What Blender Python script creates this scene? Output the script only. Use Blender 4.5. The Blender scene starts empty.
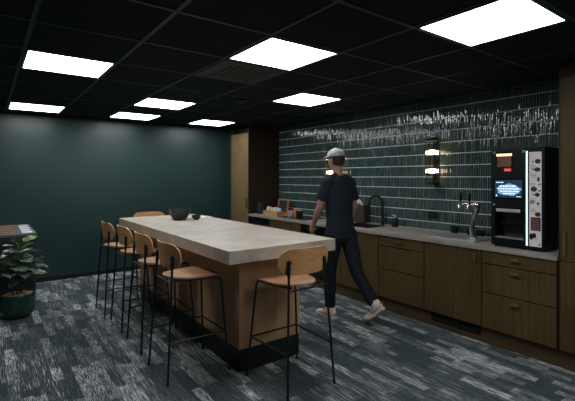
import bpy, bmesh, math, random
from mathutils import Vector, Matrix, Quaternion, noise
random.seed(7)
PI = math.pi
SC = bpy.context.scene
COL = SC.collection

# ------------------------------------------------------------------ materials
def new_mat(name):
    m = bpy.data.materials.new(name)
    m.use_nodes = True
    nt = m.node_tree
    return m, nt, nt.nodes['Principled BSDF']

def mat(name, col, rough=.5, metal=0., spec=.5, bump=0., bscale=200., var=0., vscale=8., emit=None, es=0., coat=0.):
    m, nt, b = new_mat(name)
    L = nt.links.new
    b.inputs['Base Color'].default_value = (*col, 1)
    b.inputs['Roughness'].default_value = rough
    b.inputs['Metallic'].default_value = metal
    b.inputs['Specular IOR Level'].default_value = spec
    b.inputs['Coat Weight'].default_value = coat
    tc = nt.nodes.new('ShaderNodeTexCoord')
    if var > 0:
        n = nt.nodes.new('ShaderNodeTexNoise'); n.inputs['Scale'].default_value = vscale; n.inputs['Detail'].default_value = 4
        L(tc.outputs['Object'], n.inputs['Vector'])
        r = nt.nodes.new('ShaderNodeValToRGB')
        r.color_ramp.elements[0].position = .3; r.color_ramp.elements[1].position = .7
        r.color_ramp.elements[0].color = (*[c*(1-var) for c in col], 1)
        r.color_ramp.elements[1].color = (*[min(1, c*(1+var)) for c in col], 1)
        L(n.outputs['Fac'], r.inputs['Fac']); L(r.outputs['Color'], b.inputs['Base Color'])
    if bump > 0:
        n = nt.nodes.new('ShaderNodeTexNoise'); n.inputs['Scale'].default_value = bscale; n.inputs['Detail'].default_value = 3
        L(tc.outputs['Object'], n.inputs['Vector'])
        bp = nt.nodes.new('ShaderNodeBump'); bp.inputs['Strength'].default_value = bump; bp.inputs['Distance'].default_value = .01
        L(n.outputs['Fac'], bp.inputs['Height']); L(bp.outputs['Normal'], b.inputs['Normal'])
    if emit:
        b.inputs['Emission Color'].default_value = (*emit, 1)
        b.inputs['Emission Strength'].default_value = es
    return m

def wood(name, dark, light, grain=(60, 60, 2.2), rough=.5, spec=.4, plank=None):
    m, nt, b = new_mat(name)
    L = nt.links.new
    tc = nt.nodes.new('ShaderNodeTexCoord')
    mp = nt.nodes.new('ShaderNodeMapping'); mp.inputs['Scale'].default_value = grain
    L(tc.outputs['Object'], mp.inputs['Vector'])
    n = nt.nodes.new('ShaderNodeTexNoise'); n.inputs['Scale'].default_value = 1; n.inputs['Detail'].default_value = 6; n.inputs['Roughness'].default_value = .6
    L(mp.outputs['Vector'], n.inputs['Vector'])
    n2 = nt.nodes.new('ShaderNodeTexNoise'); n2.inputs['Scale'].default_value = 2.5; n2.inputs['Detail'].default_value = 2
    L(tc.outputs['Object'], n2.inputs['Vector'])
    mx = nt.nodes.new('ShaderNodeMath'); mx.operation = 'MULTIPLY_ADD'; mx.inputs[1].default_value = .45; 
    L(n2.outputs['Fac'], mx.inputs[0]); 
    ms = nt.nodes.new('ShaderNodeMath'); ms.operation = 'MULTIPLY'; ms.inputs[1].default_value = .62
    L(n.outputs['Fac'], ms.inputs[0]); L(ms.outputs[0], mx.inputs[2])
    r = nt.nodes.new('ShaderNodeValToRGB')
    r.color_ramp.elements[0].position = .36; r.color_ramp.elements[1].position = .70
    r.color_ramp.elements[0].color = (*dark, 1); r.color_ramp.elements[1].color = (*light, 1)
    L(mx.outputs[0], r.inputs['Fac']); L(r.outputs['Color'], b.inputs['Base Color'])
    b.inputs['Roughness'].default_value = rough
    b.inputs['Specular IOR Level'].default_value = spec
    bp = nt.nodes.new('ShaderNodeBump'); bp.inputs['Strength'].default_value = .15; bp.inputs['Distance'].default_value = .003
    L(n.outputs['Fac'], bp.inputs['Height']); L(bp.outputs['Normal'], b.inputs['Normal'])
    return m

def carpet_mat():
    m, nt, b = new_mat('carpet')
    L = nt.links.new
    N = nt.nodes.new
    def math_(op, x, y, z=None):
        n = N('ShaderNodeMath'); n.operation = op
        for i, q in enumerate((x, y, z)):
            if q is None: continue
            if isinstance(q, (int, float)): n.inputs[i].default_value = q
            else: L(q, n.inputs[i])
        return n.outputs[0]
    def rng(v, a0, a1, b0=0., b1=1.):
        n = N('ShaderNodeMapRange'); L(v, n.inputs['Value'])
        for k, q in zip(('From Min', 'From Max', 'To Min', 'To Max'), (a0, a1, b0, b1)): n.inputs[k].default_value = q
        return n.outputs[0]
    tc = N('ShaderNodeTexCoord')
    def brick(w, h, off, fr, shift):
        mp = N('ShaderNodeMapping'); mp.inputs['Location'].default_value = shift; L(tc.outputs['Object'], mp.inputs['Vector'])
        br = N('ShaderNodeTexBrick'); br.offset = off; br.offset_frequency = fr; br.squash = .7; br.squash_frequency = 3
        br.inputs['Scale'].default_value = 1; br.inputs['Brick Width'].default_value = w; br.inputs['Row Height'].default_value = h
        br.inputs['Mortar Size'].default_value = 0; br.inputs['Bias'].default_value = 0
        br.inputs['Color1'].default_value = (0, 0, 0, 1); br.inputs['Color2'].default_value = (1, 1, 1, 1)
        L(mp.outputs['Vector'], br.inputs['Vector'])
        return br.outputs['Color']
    r1 = brick(.34, .068, .43, 2, (.1, .02, 0)); r2 = brick(.55, .136, .31, 3, (.37, .05, 0))
    sh = N('ShaderNodeVectorMath'); sh.operation = 'MULTIPLY_ADD'
    L(r1, sh.inputs[0]); sh.inputs[1].default_value = (7.3, 3.1, 0); L(tc.outputs['Object'], sh.inputs[2])
    def streak(sx, sy, lo, hi, vec):
        mp = N('ShaderNodeMapping'); mp.inputs['Scale'].default_value = (sx, sy, 1); L(vec, mp.inputs['Vector'])
        n = N('ShaderNodeTexNoise'); n.inputs['Scale'].default_value = 1; n.inputs['Detail'].default_value = 2; n.inputs['Roughness'].default_value = .6
        L(mp.outputs['Vector'], n.inputs['Vector'])
        return rng(n.outputs['Fac'], lo, hi)
    dense = streak(11, 230, .44, .62, sh.outputs[0])      # streaks filling the pale planks
    sparse = streak(5.0, 190, .54, .64, tc.outputs['Object'])   # long single pale yarns
    fine = streak(22, 260, .35, .70, tc.outputs['Object'])
    bright = rng(r1, .52, .98, .0, .85)
    mid = rng(r2, .1, 1.0, .25, 1.0)
    v = math_('MULTIPLY', bright, dense)
    v = math_('MULTIPLY_ADD', math_('MULTIPLY', sparse, mid), .62, v)
    v = math_('MULTIPLY_ADD', math_('MULTIPLY', fine, mid), .22, v)
    ng = N('ShaderNodeTexNoise'); ng.inputs['Scale'].default_value = 230; ng.inputs['Detail'].default_value = 1
    L(tc.outputs['Object'], ng.inputs['Vector'])
    gm = rng(ng.outputs['Fac'], .3, .7, .45, 1.5)
    v = math_('MULTIPLY', v, gm)
    r = N('ShaderNodeValToRGB'); e = r.color_ramp.elements
    e[0].position = 0; e[0].color = CARPET[0]
    e[1].position = 1.0; e[1].color = CARPET[2]
    x = e.new(.30); x.color = CARPET[1]
    L(v, r.inputs['Fac'])
    mx = N('ShaderNodeMixRGB'); mx.blend_type = 'MULTIPLY'; mx.inputs['Fac'].default_value = .55
    L(r.outputs['Color'], mx.inputs['Color1']); L(gm, mx.inputs['Color2'])
    L(mx.outputs['Color'], b.inputs['Base Color'])
    b.inputs['Roughness'].default_value = .95; b.inputs['Specular IOR Level'].default_value = .1
    bp = N('ShaderNodeBump'); bp.inputs['Strength'].default_value = .5; bp.inputs['Distance'].default_value = .004
    L(ng.outputs['Fac'], bp.inputs['Height']); L(bp.outputs['Normal'], b.inputs['Normal'])
    return m

def stone_mat(name, c0, c1, rough=.45, sc=3.2):
    m, nt, b = new_mat(name)
    L = nt.links.new; N = nt.nodes.new
    tc = N('ShaderNodeTexCoord')
    n = N('ShaderNodeTexNoise'); n.inputs['Scale'].default_value = sc; n.inputs['Detail'].default_value = 8; n.inputs['Roughness'].default_value = .65; n.inputs['Distortion'].default_value = .6
    L(tc.outputs['Object'], n.inputs['Vector'])
    r = N('ShaderNodeValToRGB'); r.color_ramp.elements[0].position = .33; r.color_ramp.elements[1].position = .66
    r.color_ramp.elements[0].color = (*c0, 1); r.color_ramp.elements[1].color = (*c1, 1)
    L(n.outputs['Fac'], r.inputs['Fac'])
    # pale veins
    n2 = N('ShaderNodeTexNoise'); n2.inputs['Scale'].default_value = 5; n2.inputs['Detail'].default_value = 5; n2.inputs['Distortion'].default_value = 1.4
    L(tc.outputs['Object'], n2.inputs['Vector'])
    ab = N('ShaderNodeMath'); ab.operation = 'SUBTRACT'; L(n2.outputs['Fac'], ab.inputs[0]); ab.inputs[1].default_value = .5
    ab2 = N('ShaderNodeMath'); ab2.operation = 'ABSOLUTE'; L(ab.outputs[0], ab2.inputs[0])
    mr = N('ShaderNodeMapRange'); L(ab2.outputs[0], mr.inputs['Value']); mr.inputs['From Max'].default_value = .018; mr.inputs['To Min'].default_value = .35; mr.inputs['To Max'].default_value = 0
    mx = N('ShaderNodeMixRGB'); L(mr.outputs[0], mx.inputs['Fac']); L(r.outputs['Color'], mx.inputs['Color1']); mx.inputs['Color2'].default_value = (*[min(1, c*1.35) for c in c1], 1)
    L(mx.outputs['Color'], b.inputs['Base Color'])
    b.inputs['Roughness'].default_value = rough
    return m

def glass_mat(name):
    m = bpy.data.materials.new(name); m.use_nodes = True
    nt = m.node_tree; nt.nodes.clear(); N = nt.nodes.new; L = nt.links.new
    out = N('ShaderNodeOutputMaterial'); t = N('ShaderNodeBsdfTransparent'); t.inputs['Color'].default_value = (.80, .79, .76, 1)
    g = N('ShaderNodeBsdfGlossy'); g.inputs['Roughness'].default_value = .06
    tr = N('ShaderNodeBsdfTranslucent'); tr.inputs['Color'].default_value = (.8, .76, .7, 1)
    f = N('ShaderNodeFresnel'); f.inputs['IOR'].default_value = 1.45
    m1 = N('ShaderNodeMixShader'); m1.inputs['Fac'].default_value = .0
    L(t.outputs[0], m1.inputs[1]); L(tr.outputs[0], m1.inputs[2])
    m2 = N('ShaderNodeMixShader'); L(f.outputs[0], m2.inputs['Fac']); L(m1.outputs[0], m2.inputs[1]); L(g.outputs[0], m2.inputs[2])
    L(m2.outputs[0], out.inputs['Surface'])
    return m

def tile_mat():
    m, nt, b = new_mat('glazed_tile')
    L = nt.links.new; N = nt.nodes.new
    at = N('ShaderNodeAttribute'); at.attribute_name = 'tone'
    r = N('ShaderNodeValToRGB')
    r.color_ramp.elements[0].color = (*TILE[0], 1); r.color_ramp.elements[1].color = (*TILE[1], 1)
    L(at.outputs['Fac'], r.inputs['Fac']); L(r.outputs['Color'], b.inputs['Base Color'])
    b.inputs['Roughness'].default_value = .05
    b.inputs['Specular IOR Level'].default_value = .6
    tc = N('ShaderNodeTexCoord')
    n = N('ShaderNodeTexNoise'); n.inputs['Scale'].default_value = 38; n.inputs['Detail'].default_value = 1
    L(tc.outputs['Object'], n.inputs['Vector'])
    bp = N('ShaderNodeBump'); bp.inputs['Strength'].default_value = .20; bp.inputs['Distance'].default_value = .004
    L(n.outputs['Fac'], bp.inputs['Height']); L(bp.outputs['Normal'], b.inputs['Normal'])
    return m

CARPET = [(.033, .048, .050, 1), (.12, .14, .148, 1), (.86, .86, .87, 1)]
TILE = [(.036, .064, .063), (.052, .086, .084)]

M = {}
M['carpet'] = carpet_mat()
M['wall_green'] = mat('dark_green_paint', (.014, .038, .037), .36, spec=.5, bump=.05, bscale=300)
M['ceiling'] = mat('black_ceiling_tile', (.0045, .0125, .0145), .85, spec=.2, bump=.1, bscale=350)
M['tbar'] = mat('ceiling_grid_paint', (.016, .036, .042), .5, spec=.4)
M['base'] = mat('black_baseboard', (.004, .006, .006), .45)
M['grout'] = mat('pale_grout', (.74, .80, .78), .9, spec=.1)
M['tile'] = tile_mat()
M['oak'] = wood('smoked_oak', (.050, .033, .0120), (.094, .063, .0245), spec=.2)
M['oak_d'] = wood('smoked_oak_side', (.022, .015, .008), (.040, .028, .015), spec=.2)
M['oak_x'] = wood('smoked_oak_plinth', (.050, .029, .011), (.095, .058, .024), grain=(2.2, 60, 60))
M['oak_tall'] = wood('light_oak', (.115, .077, .034), (.21, .143, .066))
M['pull'] = wood('oak_pull', (.075, .046, .020), (.13, .08, .036), grain=(30, 60, 30))
M['carc'] = mat('cabinet_carcass', (.010, .009, .007), .7)
M['top'] = stone_mat('worktop_stone', (.22, .20, .175), (.33, .305, .27), .4, 5)
M['table'] = stone_mat('table_stone', (.335, .29, .237), (.51, .465, .40), .42)
M['tbase'] = wood('table_walnut', (.33, .19, .092), (.50, .305, .160), grain=(55, 55, 1.6))
M['plinth'] = mat('black_plinth', (.006, .009, .010), .4)
M['seat'] = wood('oak_ply_seat', (.40, .215, .115), (.60, .355, .205), grain=(5, 40, 40), rough=.42)
M['back'] = wood('oak_ply_back', (.43, .215, .085), (.66, .355, .150), grain=(40, 5, 40), rough=.42)
M['steel'] = mat('black_steel', (.006, .007, .008), .38, spec=.5)
M['black'] = mat('black_plastic', (.008, .010, .011), .35)
M['blackm'] = mat('matt_black', (.004, .005, .0055), .5, spec=.3)
M['bglass'] = mat('black_glass', (.004, .005, .006), .06, spec=.6)
M['chrome'] = mat('chrome', (.85, .86, .86), .2, 1)
M['brushed'] = mat('brushed_steel', (.62, .63, .63), .48, 1)
M['white'] = mat('white_matt', (.72, .72, .70), .6)
M['panel'] = mat('panel_diffuser', (.9, .9, .9), .6, emit=(.965, .985, 1.0), es=9.0)
M['panel_frame'] = mat('panel_frame', (.05, .055, .055), .5)
M['bulb'] = mat('warm_bulb', (.9, .8, .6), .5, emit=(1.0, .74, .50), es=10)
M['glass'] = glass_mat('fluted_glass')
M['bowl'] = mat('charcoal_ceramic', (.016, .020, .022), .38, bump=.1, bscale=40)
M['pot'] = mat('green_glazed_pot', (.010, .045, .034), .16, spec=.6)
M['soil'] = mat('bark_chips', (.46, .31, .19), .85, bump=.8, bscale=60, var=.6, vscale=45)
M['leaf'] = mat('fig_leaf', (.17, .245, .17), .28, spec=.6, var=.55, vscale=9)
M['leaf_y'] = mat('young_fig_leaf', (.19, .24, .085), .4, var=.3, vscale=9)
M['stem'] = mat('fig_stem', (.05, .035, .022), .8)
M['bin'] = mat('dark_green_cabinet', (.014, .022, .024), .5)
M['bin_top'] = mat('grey_lid', (.12, .14, .15), .4)
M['slat'] = wood('lid_slats', (.22, .115, .06), (.36, .20, .11), grain=(3, 60, 60))
M['mach'] = mat('machine_black', (.003, .0048, .0052), .32, spec=.35)
M['mach_in'] = mat('machine_bay', (.002, .0025, .003), .3)
M['led'] = mat('led_strip', (.8, .9, 1), .5, emit=(.55, .80, 1.0), es=.8)
M['screen'] = mat('screen_blue', (.01, .015, .02), .2, emit=(.015, .05, .10), es=.45)
M['cloud'] = mat('screen_glow', (.1, .2, .3), .3, emit=(.22, .42, .66), es=.55)
M['stext'] = mat('screen_text', (.5, .5, .5), .3, emit=(.75, .88, 1), es=.8)
M['bean'] = mat('coffee_beans', (.16, .075, .035), .45, bump=.9, bscale=90, var=.6, vscale=80)
M['warmlit'] = mat('hopper_lamp', (.8, .5, .3), .5, emit=(1, .62, .34), es=1.2)
M['red'] = mat('red_badge', (.70, .03, .02), .4, emit=(1, .06, .03), es=.25)
M['stick'] = mat('pale_panel', (.78, .75, .72), .5, var=.12, vscale=18)
M['maroon'] = mat('maroon_print', (.10, .022, .018), .5)
M['grey_print'] = mat('grey_print', (.26, .25, .25), .5)
M['rubber'] = mat('rubber', (.01, .01, .01), .8)
M['shirt'] = mat('navy_jersey', (.012, .018, .026), .85, spec=.2, bump=.2, bscale=25)
M['trouser'] = mat('dark_denim', (.008, .012, .018), .85, spec=.2, bump=.2, bscale=30)
M['skin'] = mat('skin', (.40, .20, .14), .5, spec=.35)
M['hair'] = mat('dark_hair', (.02, .014, .010), .6, bump=.5, bscale=150)
M['cap'] = mat('pale_cap', (.38, .40, .40), .8, bump=.15, bscale=200)
M['shoe'] = mat('white_leather', (.62, .58, .52), .5)
M['shoe_r'] = mat('red_trim', (.42, .045, .03), .5)
M['sole'] = mat('cream_sole', (.56, .50, .42), .7)
M['brownbox'] = mat('dark_brown_box', (.035, .022, .018), .5)
M['tissue'] = mat('white_tissue', (.55, .55, .54), .9)
M['honey'] = wood('honey_wood', (.36, .17, .055), (.52, .27, .10), grain=(8, 60, 60))
M['board'] = mat('slate_board', (.02, .028, .032), .6, var=.5, vscale=25)
M['orange'] = mat('orange_tin', (.62, .15, .02), .4)
M['redpack'] = mat('red_packet', (.55, .06, .02), .5)
M['bluewhite'] = mat('blue_white_packet', (.42, .52, .60), .45)
M['gold'] = mat('gold_packet', (.55, .36, .14), .4)
M['cream'] = mat('cream_packet', (.62, .58, .50), .5)
M['perf'] = mat('vent_hole', (.0015, .002, .002), .9)
M['vent'] = mat('vent_plate', (.020, .024, .025), .5)

# ------------------------------------------------------------------ mesh helpers
class MB:
    def __init__(s): s.bm = bmesh.new(); s.mi = 0
    def _tag(s, faces, smooth=False):
        for f in faces:
            f.material_index = s.mi; f.smooth = smooth
    def box(s, x0, x1, y0, y1, z0, z1, bev=0., seg=2):
        t = bmesh.new()
        bmesh.ops.create_cube(t, size=1)
        for v in t.verts:
            v.co = Vector(((x0+x1)/2 + v.co.x*(x1-x0), (y0+y1)/2 + v.co.y*(y1-y0), (z0+z1)/2 + v.co.z*(z1-z0)))
        if bev > 0:
            bmesh.ops.bevel(t, geom=t.edges[:], offset=bev, segments=seg, profile=.5, affect='EDGES')
        s.merge(t, smooth=False); return s
    def merge(s, t, smooth=False, mtx=None):
        mp = {}
        for v in t.verts:
            mp[v] = s.bm.verts.new(mtx @ v.co if mtx else v.co)
        fs = []
        for f in t.faces:
            try: nf = s.bm.faces.new([mp[v] for v in f.verts])
            except ValueError: continue
            fs.append(nf)
        s._tag(fs, smooth); t.free()
    def sweep(s, pts, rad, n=10, caps=True, smooth=True, side=None, closed=False):
        """tube through pts; rad is a number, a list of numbers or of (a, b) pairs (a along `side`)"""
        pts = [Vector(p) for p in pts]; k = len(pts)
        if not isinstance(rad, (list, tuple)): rad = [rad]*k
        rad = [(r, r) if not isinstance(r, (list, tuple)) else r for r in rad]
        rings = []; prev = None
        for i, p in enumerate(pts):
            if closed: t = pts[(i+1) % k] - pts[i-1]
            else: t = pts[min(i+1, k-1)] - pts[max(i-1, 0)]
            t.normalize()
            if side is not None: u = Vector(side)
            elif prev is not None: u = prev
            else: u = Vector((0, 0, 1)) if abs(t.z) < .9 else Vector((1, 0, 0))
            u = (u - t*u.dot(t)).normalized(); prev = u
            w = t.cross(u)
            rings.append([s.bm.verts.new(p + u*(rad[i][0]*math.cos(2*PI*j/n)) + w*(rad[i][1]*math.sin(2*PI*j/n))) for j in range(n)])
        fs = []
        for i in range(k if closed else k-1):
            a, b = rings[i], rings[(i+1) % k]
            for j in range(n):
                fs.append(s.bm.faces.new((a[j], a[(j+1) % n], b[(j+1) % n], b[j])))
        s._tag(fs, smooth)
        if caps and not closed:
            s._tag([s.bm.faces.new(rings[0][::-1]), s.bm.faces.new(rings[-1])], False)
        return s
    def lathe(s, prof, c=(0, 0, 0), n=32, smooth=True):
        """prof: (r, z) list, around z through c"""
        c = Vector(c); rings = []
        for r, z in prof:
            if r < 1e-6: rings.append([s.bm.verts.new(c + Vector((0, 0, z)))])
            else: rings.append([s.bm.verts.new(c + Vector((r*math.cos(2*PI*j/n), r*math.sin(2*PI*j/n), z))) for j in range(n)])
        fs = []
        for a, b in zip(rings, rings[1:]):
            for j in range(n):
                q = [a[j % len(a)], a[(j+1) % len(a)], b[(j+1) % len(b)], b[j % len(b)]]
                q2 = []
                for v in q:
                    if v not in q2: q2.append(v)
                if len(q2) > 2: fs.append(s.bm.faces.new(q2))
        s._tag(fs, smooth); return s
    def cyl(s, p0, p1, r, n=16):
        return s.sweep([p0, p1], r, n)
    def ball(s, c, r, n=16):
        t = bmesh.new(); bmesh.ops.create_uvsphere(t, u_segments=n, v_segments=n//2, radius=1)
        r = r if isinstance(r, (tuple, list)) else (r, r, r)
        for v in t.verts: v.co = Vector((c[0]+v.co.x*r[0], c[1]+v.co.y*r[1], c[2]+v.co.z*r[2]))
        s.merge(t, True); return s
    def prism(s, outline, z0, z1, bev=0.):
        """outline in xy, extruded in z"""
        t = bmesh.new()
        a = [t.verts.new((x, y, z0)) for x, y in outline]; b = [t.verts.new((x, y, z1)) for x, y in outline]
        n = len(a)
        t.faces.new(a[::-1]); t.faces.new(b)
        for i in range(n): t.faces.new((a[i], a[(i+1) % n], b[(i+1) % n], b[i]))
        if bev: 
            es = [e for e in t.edges if abs(e.verts[0].co.z - e.verts[1].co.z) < 1e-6]
            bmesh.ops.bevel(t, geom=es, offset=bev, segments=2, profile=.5, affect='EDGES')
        s.merge(t); return s
    def quad(s, *v):
        s._tag([s.bm.faces.new([s.bm.verts.new(p) for p in v])]); return s
    def build(s, name, mats, parent=None, loc=None):
        bmesh.ops.recalc_face_normals(s.bm, faces=s.bm.faces[:])
        for e in s.bm.edges:
            if len(e.link_faces) == 2 and e.calc_face_angle(0) > .65: e.smooth = False
        me = bpy.data.meshes.new(name); s.bm.to_mesh(me); s.bm.free()
        for m in (mats if isinstance(mats, (list, tuple)) else [mats]): me.materials.append(m)
        o = bpy.data.objects.new(name, me); COL.objects.link(o)
        if parent: o.parent = parent
        if loc: o.location = loc
        return o

def tag(o, label, cat, group=None):
    o['label'] = label; o['category'] = cat
    if group: o['group'] = group
    return o
def thing(name, label, cat, loc=(0, 0, 0), rz=0., group=None):
    o = bpy.data.objects.new(name, None); COL.objects.link(o)
    o.empty_display_size = .1
    o.location = loc; o.rotation_euler = (0, 0, rz)
    return tag(o, label, cat, group)
def struct(o):
    o['kind'] = 'structure'; return o
def dup(root, loc, rz, label, group=None):
    def cp(o, par):
        c = o.copy(); COL.objects.link(c); c.parent = par
        for ch in list(o.children): cp(ch, c)
        return c
    r = cp(root, None)
    r.location = loc; r.rotation_euler = (0, 0, rz); r['label'] = label
    if group: r['group'] = group
    return r

# ------------------------------------------------------------------ the room
H = 2.35; XL = -4.60; YT = 3.93; XR = 4.8; YN = -2.4
struct(MB().box(XL, XR, YN, YT, -.05, 0).build('floor', M['carpet']))
cb = MB().box(XL, XR, YN, YT, H, H+.05)
cb.mi = 1
i = -8
while -.6*i > XL:
    x = -.6*i
    if x < XR: cb.box(x-.012, x+.012, YN, YT, H-.005, H+.001)
    i += 1
j = -3
while .6*j < YT:
    if .6*j > YN: cb.box(XL, XR, .6*j-.012, .6*j+.012, H-.0045, H+.001)
    j += 1
struct(cb.build('ceiling', [M['ceiling'], M['tbar']]))
struct(MB().box(XL-.1, XL, YN, YT, 0, H).build('wall_left', M['wall_green']))
struct(MB().box(XR, XR+.1, YN, YT, 0, H).build('wall_rear', M['wall_green']))
struct(MB().box(XL, XR, YN-.1, YN, 0, H).build('wall_front', M['wall_green']))
wr = struct(MB().box(XL, XR, YT, YT+.1, 0, H).build('wall_right', M['grout']))
struct(MB().box(XL, XL+.014, YN, 3.30, 0, .07, .003).build('baseboard_left', M['base']))

# vertical finger tiles with a convex glaze, each set by hand at its own small tilt
def tiles():
    bm = bmesh.new()
    tone = bm.faces.layers.float.new('tone')
    rows = [.866] + [.96 + .1295*k for k in range(11)] + [H]
    rows = [z for z in rows if z <= H]
    px = .0245; x = -3.795; g = .0012; gz = .0042
    rr = random.Random(3)
    while x + px < .80:
        for z0, z1 in zip(rows, rows[1:]):
            if z1 - z0 < .03: continue
            a = rr.gauss(0, .012); b = rr.gauss(0, .075); tn = rr.random(); dep = rr.uniform(0, .0004)
            w = px/2 - g; h = (z1-z0)/2 - gz; cx = x + px/2; cz = (z0+z1)/2
            sag = .0009; nseg = 6
            def V(q, dz, back=False):
                u = -1 + 2*q/nseg
                y = YT if back else YT - .0022 - dep - sag*(1-u*u) + u*w*b + dz*a
                return (cx+u*w, y, cz+dz)
            def face(pts, sm=False):
                f = bm.faces.new([bm.verts.new(p) for p in pts]); f.smooth = sm; f[tone] = tn
            lo = [bm.verts.new(V(q, -h)) for q in range(nseg+1)]; hi = [bm.verts.new(V(q, h)) for q in range(nseg+1)]
            for q in range(nseg):
                f = bm.faces.new((lo[q], lo[q+1], hi[q+1], hi[q])); f.smooth = True; f[tone] = tn
            face([V(q, h) for q in range(nseg+1)] + [V(nseg, h, True), V(0, h, True)])
            face([V(0, -h, True), V(nseg, -h, True)] + [V(q, -h) for q in range(nseg, -1, -1)])
            face([V(0, -h, True), V(0, -h), V(0, h), V(0, h, True)])
            face([V(nseg, -h), V(nseg, -h, True), V(nseg, h, True), V(nseg, h)])
        x += px
    me = bpy.data.meshes.new('tile_cladding'); bm.to_mesh(me); bm.free()
    me.materials.append(M['tile'])
    o = bpy.data.objects.new('tile_cladding', me); COL.objects.link(o); o.parent = wr
    return o
tiles()
struct(MB().box(-3.808, -3.796, YT-.012, YT, .866, H).build('trim_1', mat('pale_edge_trim', (.20, .21, .20), .4)))

# ------------------------------------------------------------------ ceiling lights, vent, detector
LG = 'square ceiling light panels'
def light(i, j, label):
    cx, cy = -.6*(i+.5), .6*(j+.5)
    t = thing('ceiling_light', label, 'ceiling light', (cx, cy, H), 0, LG)
    f = MB()
    for a in ((-.288, .288, -.288, -.275), (-.288, .288, .275, .288), (-.288, -.275, -.275, .275), (.275, .288, -.275, .275)):
        f.box(*a, -.010, 0)
    f.build('frame', M['panel_frame'], t)
    MB().box(-.275, .275, -.275, .275, -.007, -.001).build('diffuser', M['panel'], t)
light(2, 0, 'large lit ceiling panel at the left, nearer of the two at the left edge')
light(6, 0, 'small lit ceiling panel in the far left corner, close to the dark wall')
light(0, 2, 'big diamond-looking lit ceiling panel right beside the round-holed air vent')
light(4, 2, 'lit ceiling panel over the far half of the table, upper of the middle pair')
light(6, 2, 'lit ceiling panel close to the dark wall, lower of the middle pair')
light(2, 4, 'lit ceiling panel closest to the tiled wall, above the walking person')
light(6, 4, 'lit ceiling panel just in front of the pale tall oak cabinet')
light(-2, 3, 'largest lit ceiling panel, at the upper right and cut by the photo edge')

light(-4, 2, 'lit ceiling panel of the same grid above the camera')
light(-6, 0, 'lit ceiling panel of the same grid behind the camera, left one')
light(-6, 4, 'lit ceiling panel of the same grid behind the camera, right one')

t = thing('air_vent', 'black square ceiling air vent with round perforations next to the big light panel', 'vent', (-.9, 1.5, H))
MB().box(-.287, .287, -.287, .287, -.012, 0, .003).build('vent_plate', M['vent'], t)
hole = None
for a in range(8):
    for b in range(7):
        cx, cy = -.175 + .05*a + (.012 if b % 2 else -.012), -.165 + .055*b
        if hole is None: hole = ph = MB().lathe([(.0, -.0135), (.0145, -.0135), (.0165, -.012)], n=10).build('perforation', M['perf'], t)
        else: ph = hole.copy(); COL.objects.link(ph); ph.parent = t
        ph.location = (cx, cy, 0)
t = thing('smoke_detector', 'small dark round smoke detector on the black ceiling beyond the air vent', 'smoke detector', (-1.92, 2.10, H))
MB().lathe([(0, 0), (.055, 0), (.055, -.016), (.048, -.02), (0, -.02)], n=24).build('base', M['blackm'], t)
MB().lathe([(.042, -.02), (.042, -.036), (.03, -.045), (0, -.046)], n=24).build('cover', M['vent'], t)

# ------------------------------------------------------------------ kitchen run along the tiled wall
F = 3.31          # plane of the fronts
CZ = .866         # worktop height
def carcass(t, x0, x1, z0, z1, y0, y1, m, top=True, side=.016):
    c = MB()
    c.box(x0, x0+side, y0, y1, z0, z1); c.box(x1-side, x1, y0, y1, z0, z1)
    c.box(x0+side, x1-side, y0, y1, z0, z0+.016); c.box(x0+side, x1-side, y1-.01, y1, z0+.016, z1)
    if top: c.box(x0+side, x1-side, y0, y1, z1-.016, z1)
    return c.build('carcass', m, t)
def hpull(par, cx, z, w=.075):
    o = MB().box(cx-w/2, cx+w/2, F-.026, F-.008, z-.011, z+.011, .004)
    o.box(cx-w/2+.008, cx-w/2+.02, F-.008, F, z-.006, z+.006).box(cx+w/2-.02, cx+w/2-.008, F-.008, F, z-.006, z+.006)
    return o.build('handle', M['pull'], par)
def vpull(par, x, z0, z1, y=F):
    o = MB().box(x-.009, x+.009, y-.026, y-.008, z0, z1, .004)
    o.box(x-.006, x+.006, y-.008, y, z0+.008, z0+.02).box(x-.006, x+.006, y-.008, y, z1-.02, z1-.008)
    return o.build('handle', M['pull'], par)
def front(t, name, x0, x1, z0, z1, m='oak', y=F):
    return MB().box(x0+.003, x1-.003, y, y+.019, z0, z1, .0012).build(name, M[m], t)
DR = [(.722, .824), (.469, .713), (.155, .460)]
CG = 'base cabinets under the stone worktop'
t = thing('base_cabinet', 'oak cabinet of three drawers with three wooden pulls, below the coffee machine', 'cabinet', (0, 0, 0), 0, CG)
carcass(t, .200, .790, .15, .83, F+.02, YT-.02, M['carc'])
for a, b in DR: hpull(front(t, 'drawer', .200, .790, a, b), .487, (b - .04) if b > .8 else b - .045)
t = thing('base_cabinet', 'oak cabinet with one wide door and a small upright pull, below the drinks tap', 'cabinet', (0, 0, 0), 0, CG)
carcass(t, -.388, .196, .15, .83, F+.02, YT-.02, M['carc'])
vpull(front(t, 'door', -.388, .196, .155, .826), .145, .72, .79)
t = thing('base_cabinet', 'oak drawer cabinet with one small pull on its top drawer, right of the sink', 'cabinet', (0, 0, 0), 0, CG)
carcass(t, -.978, -.392, .15, .83, F+.02, YT-.02, M['carc'])
for a, b in DR:
    d = front(t, 'drawer', -.978, -.392, a, b)
    if b > .8: hpull(d, -.69, .785)
t = thing('base_cabinet', 'plain oak sink cabinet with two doors beside the walking person', 'cabinet', (0, 0, 0), 0, CG)
carcass(t, -1.778, -.982, .15, .83, F+.02, YT-.02, M['carc'], top=False)
front(t, 'door', -1.578, -.982, .155, .826); front(t, 'door', -1.778, -1.582, .155, .826)
t = thing('base_cabinet', 'oak cabinet between the black dishwasher and the oven, under the hob', 'cabinet', (0, 0, 0), 0, CG)
carcass(t, -3.158, -2.384, .15, .83, F+.02, YT-.02, M['carc'])
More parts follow.
